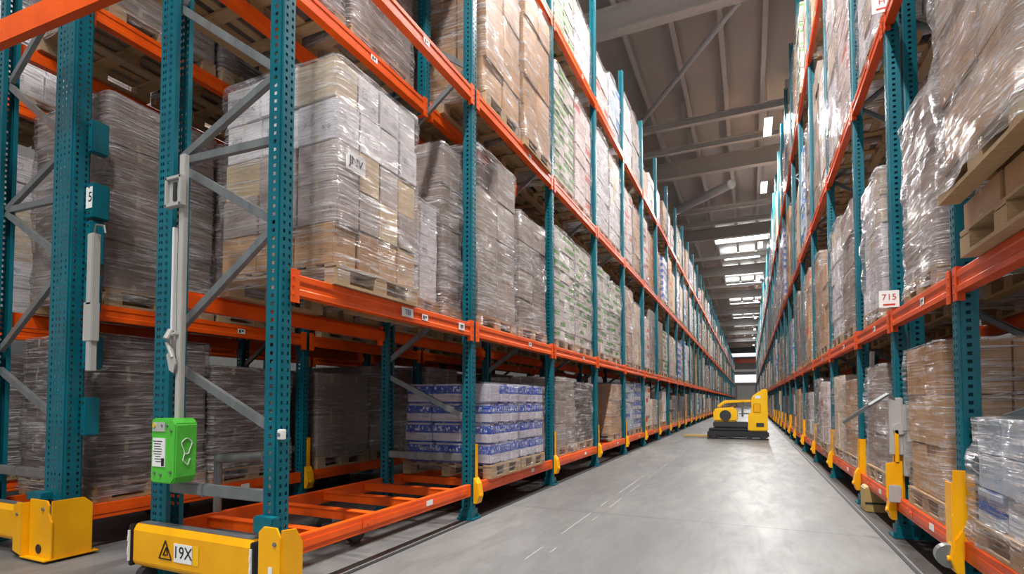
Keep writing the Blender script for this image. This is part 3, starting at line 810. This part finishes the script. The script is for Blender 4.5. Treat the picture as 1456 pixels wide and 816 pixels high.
# ------------------------------------------------------------ yellow bumpers and boxes on the left
def bumper(x0, x1, y, label, sign=False):
    t = thing('floor_bumper', label, 'bumper', ((x0+x1)/2, y, 0)); hw = (x1-x0)/2
    b = MB().prism([(-.05,.11),(-.07,.14),(-.07,.345),(-.05,.385),(.02,.385),(.02,.11)], 'x', -hw, hw)
    # profile coordinates are (y, z)
    b.build('bumper_bar', 'yellow', t, bevel=.006)
    MB().box((0,-.012,.389), (hw*2-.04,.06,.006)).build('top_plate', 'galv', t)
    for s in (-1, 1):
        MB().box((s*(hw+.018), -.03, .245), (.03,.10,.27)).build('rubber_buffer', 'black', t, bevel=.006)
        MB().box((s*(hw+.018), -.084, .245), (.014,.01,.2)).box((s*(hw+.018),-.091,.29),(.01,.004,.03)).box((s*(hw+.018),-.091,.21),(.01,.004,.05)).build('light_curtain', 'white', t)
    if sign:
        p = MB().box((-.04,-.073,.245), (.17,.004,.115)).build('sign_plate', 'paper', t, label='white number plate')
        text_part('19X', .105, 'ink', p, (-.04,-.076,.247), (PI/2,0,0))
        w = MB()
        a, b2, c = Vector((-.27,-.074,.195)), Vector((-.15,-.074,.195)), Vector((-.21,-.074,.31))
        for p0, p1 in ((a,b2),(b2,c),(c,a)): w.bar(p0, p1, .006, .004, 0, (0,1,0))
        w.bar((-.232,-.074,.215),(-.2,-.074,.27),.006,.004,0,(0,1,0)).bar((-.2,-.074,.27),(-.188,-.074,.225),.006,.004,0,(0,1,0)).bar((-.188,-.074,.222),(-.23,-.074,.218),.006,.004,0,(0,1,0))
        w.build('warning_triangle', 'ink', t)
        MB().box((.08,-.0725,.245), (.05,.002,.12)).build('yellow_sticker', 'truck_yellow', t)
    for s in (-.7, .0, .7): MB().cyl((s*hw*1.2-.03,-.03,.056),(s*hw*1.2+.03,-.03,.056),.055,n=24).build('wheel', 'dark_steel', t)
    return t
bumper(-3.75, -2.655, Y0-.09, 'long yellow floor bumper reading 19X under the nearest frame of the left row', True)
bumper(U2-DEP-.9, U2-.16, Y0-.09, 'yellow floor bumper at the far left below the hidden rack')
def corner_shield(x, y, label, w=.24):
    t = thing('corner_shield', label, 'post shield', (x, y, 0))
    b = MB()
    b.prism([(-w/2,.03),(w/2+.02,.03),(w/2+.02,.3),(w/2-.02,.36),(w/2-.02,.42),(w/2-.05,.455),(-w/2,.455)], 'y', -.155, -.143)
    b.prism([(-.15,.03),(.12,.03),(.12,.4),(.06,.455),(-.15,.455)], 'x', w/2+.0, w/2+.012)
    b.prism([(-w/2-.13,.06),(-w/2-.012,.03),(-w/2-.012,.43),(-w/2-.08,.43),(-w/2-.13,.40)], 'y', -.20, -.19)
    b.prism([(-.20,.03),(-.145,.03),(-.145,.43),(-.20,.43)], 'x', -w/2-.014, -w/2-.002)
    b.box((0,-.02,.025), (w+.06,.36,.012))
    b.build('shield_plate', 'yellow', t, bevel=.003)
    MB().cyl((.0,-.157,.09),(.0,-.161,.09),.035,n=20).build('access_hole', 'black', t)
    MB().box((-w/2+.02,-.10,.47), (.20,.09,.06)).build('bracket', 'teal', t, bevel=.006)
    MB().cyl((w/2-.09,-.157,.39),(w/2-.09,-.165,.39),.014,n=6).build('bolt', 'galv', t)
    MB().cyl((-w/2-.07,-.20,.34),(-w/2-.07,-.208,.34),.012,n=6).build('bolt', 'galv', t)
    return t
t = thing('corner_shield', 'yellow steel corner shield around the foot of the nearest left post', 'post shield', (FX+.04, Y0, 0))
b = MB().prism([(.03,.03),(.20,.03),(.20,.44),(.17,.49),(.07,.49),(.03,.455)], 'y', -.19, -.178)
b.prism([(-.18,.03),(-.03,.03),(-.03,.38),(-.08,.47),(-.18,.48)], 'x', .196, .208).prism([(-.18,.03),(-.10,.03),(-.10,.45),(-.18,.45)], 'x', .03, .042)
b.box((.115,-.11,.03),(.18,.14,.01)).build('shield_plate', 'yellow', t, bevel=.003)
MB().cyl((.14,-.191,.20),(.14,-.196,.20),.02,n=20).build('access_hole', 'black', t)
MB().box((.13,-.193,.25),(.03,.004,.04)).build('worn_sticker', 'paper', t)
MB().box((-.02,-.09,.47), (.16,.06,.10)).build('bracket', 'teal', t, bevel=.006)
MB().cyl((.16,-.191,.40),(.16,-.198,.40),.013,n=6).build('bolt', 'galv', t)
corner_shield(U2+.02, Y0, 'yellow steel corner shield with a round hole, at the far left post', .28)

# green control box
t = thing('control_box', 'bright green control box hung on the second teal post, above the yellow bumper', 'control box', (FX-DEP+.27, Y0-.15, .885))
MB().prism([(-.115,-.19),(-.1,-.205),(.085,-.205),(.12,-.17),(.125,.17),(.095,.205),(-.1,.205),(-.115,.19)], 'y', -.06, .085).build('housing', 'green', t, bevel=.008)
MB().box((-.035,-.0625,.15), (.12,.006,.06)).build('display', 'pale_glass', t, bevel=.002)
MB().cyl((-.075,-.066,.16),(-.075,-.072,.16),.014,n=16).build('button', 'lamp_lens', t, label='small yellow button')
lbp = MB().box((-.03,-.0625,-.01), (.12,.005,.18)).build('paper_label', 'paper', t, label='white instruction label')
b = MB()
for i in range(9): b.box((-.035+R.uniform(-.008,.008),-.0655,.06-.016*i), (R.uniform(.05,.095),.001,.005))
b.box((.012,-.0655,-.07), (.028,.001,.05)); b.build('label_print', 'ink', lbp)
b = MB()
for x, z in ((.0,.16),(.045,.16),(-.07,-.14),(-.01,-.15),(.085,-.13),(.085,.13)): b.cyl((x+.0,-.062,z),(x,-.07,z),.009,n=6)
b.build('screw', 'galv', t)
b = MB()
pts = [Vector((.127, .012+.03*math.cos(a)*(1+.3*math.sin(3*a)), .03+.05*math.sin(a))) for a in [i*2*PI/14 for i in range(15)]]
b.path(pts, .003); b.path([Vector((.127,.0,-.01)),Vector((.127,-.012,-.06)),Vector((.127,.02,-.09)),Vector((.127,.035,-.05))], .003)
b.build('emblem', 'white', t, label='white line emblem')

# cable conduit and clamps on the second post
t = thing('cable_conduit', 'grey vertical cable conduit running down the second teal post', 'conduit', (FX-DEP+.20, Y0-.11, 0))
MB().box((.075,.0,1.95),(.05,.035,1.75)).build('channel', 'grey_box', t, bevel=.004)
MB().box((-.005,-.0,1.9),(.018,.03,.9)).build('channel', 'white', t, bevel=.003)
b = MB()
for x in (-.03,.11): b.box((x,-.035,2.57),(.024,.04,.20))
for z in (2.48,2.66): b.box((.04,-.035,z),(.16,.04,.024))
b.box((.04,-.02,2.57),(.13,.03,.18)); b.build('bracket', 'grey_box', t, bevel=.004)
MB().box((.045,-.04,2.57),(.03,.01,.12)).build('slot', 'dark_steel', t)
b = MB().cyl((-.01,-.03,1.62),(.08,-.03,1.64),.012).cyl((.02,-.03,1.66),(.02,-.06,1.6),.02).cyl((.0,-.04,1.58),(.06,-.04,1.48),.014)
b.prism([(.0,1.50),(.05,1.54),(.09,1.44),(.07,1.38),(.03,1.40)], 'y', -.045, -.035); b.build('clamp', 'grey_box', t)
# teal boxes on the far-left post
specs = [((.155,.0,3.30),(.07,.12,.26)),((.165,-.0,2.78),(.10,.12,.28)),((.165,.02,2.45),(.08,.1,.34)),((.15,.02,2.05),(.06,.1,.3)),((.16,.0,1.58),(.10,.1,.26)),((.15,.0,1.08),(.08,.1,.30))]
names = ['uppermost teal relay box on the side of the far left post','teal box with a white numbered face on the far left post','teal relay box just below the white numbered one','teal relay box at shelf height on the far left post','teal relay box just under the first shelf beam at far left','lowest teal relay box on the far left post']
for i, ((x,y,z),(a,bb,c)) in enumerate(specs):
    t = thing('relay_box', names[i], 'relay box', (U2+.135+a/2, Y0+.03+bb/2, z))
    MB().box((0,0,0),(a,bb,c)).build('housing', 'teal', t, bevel=.008)
    b = MB()
    for zz in (-c/2+.04, c/2-.04): b.cyl((0,-bb/2,zz),(0,-bb/2-.006,zz),.009,n=8)
    b.build('screw', 'dark_steel', t)
    if i == 1:
        o = MB().box((.0,-bb/2-.003,.02),(a-.02,.004,c*.6)).build('face_plate', 'paper', t, label='white face plate')
        text_part('5', .11, 'ink', o, (.018,-bb/2-.006,.02), (PI/2,0,0))
t = thing('limit_switch', 'grey limit switch unit with a bent arm beside the far left post', 'switch', (U2+.36, Y0-.02, 1.85))
MB().box((0,0,.35),(.07,.06,.55)).box((-.01,0,-.05),(.11,.06,.3)).box((.0,0,-.3),(.06,.05,.25)).build('housing', 'grey_box', t, bevel=.006)
MB().path([Vector((0,0,.62)),Vector((.06,-.02,.68)),Vector((.16,-.02,.66)),Vector((.18,-.02,.6))], .008).build('arm', 'galv', t)
# beam crossing above at the upper left
t = MB().prism([(-.03,-.09),(.03,-.09),(.03,-.03),(.022,-.02),(.022,.02),(.03,.03),(.03,.09),(-.03,.09)], 'x', -.9, 1.0).build('tie_beam', 'orange')
t.location = (-4.70, 2.05, 4.00); t.rotation_euler = (0, math.radians(-1), math.radians(3.5))
tag(t, 'thick orange tie beam crossing the upper left corner in front of the far left post', 'tie beam')
# stickers on the first left beam
t = MB().box((0,0,0),(.003,.16,.075)).build('beam_label', 'paper', None, (FX+.067, 3.62, LV_L[1]-.062))
tag(t, 'white location label on the first orange beam below the short white cartons', 'label')
text_part('TEI', .06, 'blue_ink', t, (.003,0,0), (PI/2,0,PI/2))
t = MB().box((0,0,0),(.003,.11,.07)).build('beam_label', 'paper', None, (FX+.067, 4.52, LV_L[1]-.062))
tag(t, 'white label on the first orange beam just before the second left post', 'label')
text_part('787', .045, 'ink', t, (.003,0,0), (PI/2,0,PI/2))

t = thing('reflector', 'small white reflector clipped low on the nearest teal post of the left row', 'reflector', (FX+.07, Y0-.035, 1.0))
MB().box((0,0,0),(.035,.04,.06)).build('body', 'white', t, bevel=.004)
MB().cyl((0,-.02,0),(0,-.026,0),.012,n=12).build('bolt', 'galv', t)
t = thing('guard_rail', 'grey tubular guard rail with a bolted leg behind the green control box', 'guard rail', (FX-.98, Y0+.42, 0))
MB().cyl((-.1,0,.76),(.46,0,.80),.035,n=16).build('rail_tube', 'galv', t)
MB().cyl((.46,0,.0),(.46,0,.82),.03,n=16).box((.46,0,.8),(.1,.1,.07)).box((.46,0,.006),(.14,.14,.012)).build('leg', 'galv', t)
MB().cyl((.46,-.05,.8),(.46,-.062,.8),.018,n=6).build('bolt', 'dark_steel', t)
MB().cyl((-.1,0,.0),(-.1,0,.79),.03,n=16).box((-.1,0,.006),(.14,.14,.012)).build('leg', 'galv', t)
# ------------------------------------------------------------ right side electrics and signs
def red_sign(y, z, txt, label, sz=.15):
    t = MB().box((0,0,0),(.15,.004,sz)).build('location_sign', 'paper', None, (RX-.085, y-.03, z), bevel=.001)
    tag(t, label, 'sign')
    text_part(txt, .075, 'red_ink', t, (0,-.003,.015), (PI/2,0,0))
    MB().box((0,-.003,-.05),(.09,.001,.016)).build('underline', 'red_ink', t)
red_sign(RY[2]-.075, 2.10, '715', 'white sign with red number 715 on the double teal post at first shelf')
red_sign(RY[2]-.075, 4.78, 'H', 'white sign with red letter H at the top of the double teal post', .17)
ey = RY[2]-.10
t = thing('power_cabinet', 'tall grey electrical enclosure on the double teal post of the right row', 'electrical cabinet', (RX+.0, ey, 0))
MB().box((.07,-.02,.86),(.17,.06,.62)).box((-.06,-.01,.98),(.10,.06,.50)).build('housing', 'grey_box', t, bevel=.008)
MB().box((.07,-.055,1.04),(.19,.03,.20)).build('cover', 'grey_box', t, bevel=.006)
MB().box((.05,-.073,1.05),(.03,.006,.09)).box((.11,-.073,1.08),(.02,.006,.03)).build('vent_slot', 'dark_steel', t)
MB().cyl((-.04,-.06,.96),(-.04,-.03,.96),.05,n=20).build('junction', 'grey_box', t)
MB().path([Vector((-.06,-.02,1.2)),Vector((-.12,-.04,1.26)),Vector((-.26,-.04,1.16)),Vector((-.42,.2,1.0))], .018).build('cable', 'galv', t)
MB().box((.03,-.05,.9),(.035,.006,.1)).build('rating_label', 'paper', t)
t = thing('drive_cover', 'teal motor cover box at the foot of the double right post', 'cover', (RX+.12, ey-.03, .52))
MB().box((0,0,0),(.19,.08,.32)).build('housing', 'teal', t, bevel=.012)
MB().cyl((.06,-.04,.11),(.06,-.046,.11),.01,n=6).cyl((-.06,-.04,-.11),(-.06,-.046,-.11),.01,n=6).build('screw', 'galv', t)
t = thing('corner_shield', 'small yellow shield plate at the foot of the double right post', 'post shield', (RX-.08, ey-.05, .0))
MB().prism([(-.07,.36),(.05,.36),(.05,.68),(-.07,.66)], 'y', -.01, 0).prism([(.0,.66),(.03,.66),(.03,.95),(.0,.95)], 'y', -.01, 0).build('shield_plate', 'yellow', t, bevel=.002)
MB().box((-.01,-.02,.40),(.09,.03,.15)).build('sensor_cover', 'grey_box', t, bevel=.008)
# slanting grey cable ducts on the next frame
t = thing('cable_duct', 'pair of grey cable ducts between the double post and the next right post', 'conduit', (RX+.03, RY[3]-.3, 0))
MB().bar((-.0,-.1,1.75),(-.04,.1,.25),.04,.03).box((.03,.12,1.0),(.04,.04,1.5)).build('duct', 'grey_box', t, bevel=.003)
MB().box((.02,.02,1.05),(.12,.1,.03)).build('clamp', 'galv', t)
t = thing('tan_box', 'tan plastic box on the floor by the right row, before the double post', 'box', (RX+.0, RY[3]-.45, 0))
MB().prism([(-.1,.0),(.12,.0),(.12,.22),(.0,.30),(-.1,.26)], 'y', -.12, .14).build('housing', 'tan', t, bevel=.01)
MB().box((0,-.123,.1),(.2,.006,.02)).build('rim', 'dark_steel', t)
# long yellow guard on the nearest right post
t = thing('post_guard_plate', 'long worn yellow guard plate on the nearest post of the right row', 'post shield', (RX-.085, RY[1]-.02, 0))
MB().prism([(-.03,.26),(.06,.24),(.06,.52),(.045,.52),(.045,.78),(-.02,.78),(-.02,.52),(-.03,.50)], 'y', -.055, -.045).box((-.02,.02,.45),(.008,.12,.5)).build('guard_plate', 'yellow', t, bevel=.002)
MB().cyl((-.035,-.02,.25),(-.03,.05,.25),.07,n=20).build('end_roller', 'galv', t)
# orange beam face plate at right near
# ------------------------------------------------------------ yellow truck in the aisle
t = thing('pallet_truck', 'yellow ride-on pallet truck standing across the aisle in the distance', 'pallet truck', (-.42, 18.6, 0))
b = MB().box((.05,0,.15),(1.80,.86,.20)); b.build('chassis', 'black', t, bevel=.04)
MB().box((-.22,0,.30),(1.2,.80,.07)).box((-.15,0,.45),(1.05,.74,.18)).build('deck_plate', 'dark_steel', t, bevel=.03, label='grey ribbed deck')
MB().prism([(.36,.26),(.92,.26),(.92,1.58),(.78,1.56),(.52,1.38),(.46,1.3),(.46,.82),(.36,.80)], 'y', -.40, .40).build('body', 'truck_yellow', t, bevel=.03)
MB().box((.70,-.405,.46),(.22,.02,.12)).build('badge', 'dark_steel', t)
MB().box((.62,-.405,.98),(.2,.02,.28)).build('panel', 'yellow', t, bevel=.01)
MB().box((.64,-.405,1.32),(.16,.012,.09)).build('panel_print', 'paper', t)
MB().prism([(-.66,.54),(.05,.54),(.05,.92),(-.02,1.0),(-.60,.97),(-.66,.9)], 'y', -.34, .34).build('motor_cover', 'truck_yellow', t, bevel=.05)
MB().cyl((-.3,-.36,.74),(-.3,.36,.74),.17,n=24).build('drum', 'dark_steel', t)
MB().prism([(-.48,.98),(-.3,1.12),(.46,1.16),(.46,1.24),(-.34,1.22),(-.56,1.04)], 'y', -.22, .22).build('arm', 'truck_yellow', t, bevel=.02)
MB().cyl((.2,-.2,.7),(.2,-.2,1.16),.03).cyl((.2,.2,.7),(.2,.2,1.16),.03).box((.32,0,.98),(.2,.3,.06)).box((.25,0,.8),(.3,.36,.05)).build('hand_rail', 'galv', t)
for s in (-1, 1):
    MB().box((-1.12,s*.27,.06),(.95,.16,.05)).build('fork', 'tan', t, bevel=.01)
for x in (-.65,-.2,.4,.78): MB().cyl((x,-.445,.09),(x,.445,.09),.085,n=20).build('wheel', 'black', t)

# ------------------------------------------------------------ light
def area(name, loc, rot, sx, sy, power, col=(1,.97,.93)):
    l = bpy.data.lights.new(name, 'AREA'); l.shape = 'RECTANGLE'; l.size = sx; l.size_y = sy; l.energy = power; l.color = col
    o = bpy.data.objects.new(name, l); C.objects.link(o); o.location = loc; o.rotation_euler = rot
    return o
for x, y, pw in LAMPS: area('strip_lamp', (x, y, ROOF-1.37), (0,0,0), .24, 1.4, pw, (1,.975,.95))
# added fill lamp across the open front, brightening the near frames
area('front_fill', (-1.5, -8.2, 4.6), (math.radians(90), 0, 0), 16, 7, 240, (.95,.98,1))

w = bpy.data.worlds.new('hall'); bpy.context.scene.world = w; w.use_nodes = True
w.node_tree.nodes['Background'].inputs[0].default_value = (.80,.86,.95,1)
w.node_tree.nodes['Background'].inputs[1].default_value = .17

# ------------------------------------------------------------ camera
cam = bpy.data.cameras.new('camera'); co = bpy.data.objects.new('camera', cam); C.objects.link(co)
cam.sensor_width = 36; cam.lens = 36*755/1456; cam.clip_start = .05; cam.clip_end = 300
pitch = math.radians(2.0)
cam.shift_y = (162-755*math.tan(pitch))/1456
co.location = (0, 0, H); co.rotation_euler = (PI/2+pitch, 0, math.atan((1066-728)/755))
sc = bpy.context.scene; sc.camera = co
sc.view_settings.view_transform = 'Standard'; sc.view_settings.look = 'None'; sc.view_settings.gamma = 1
sc.view_settings.use_curve_mapping = False; sc.view_settings.exposure = 0.28
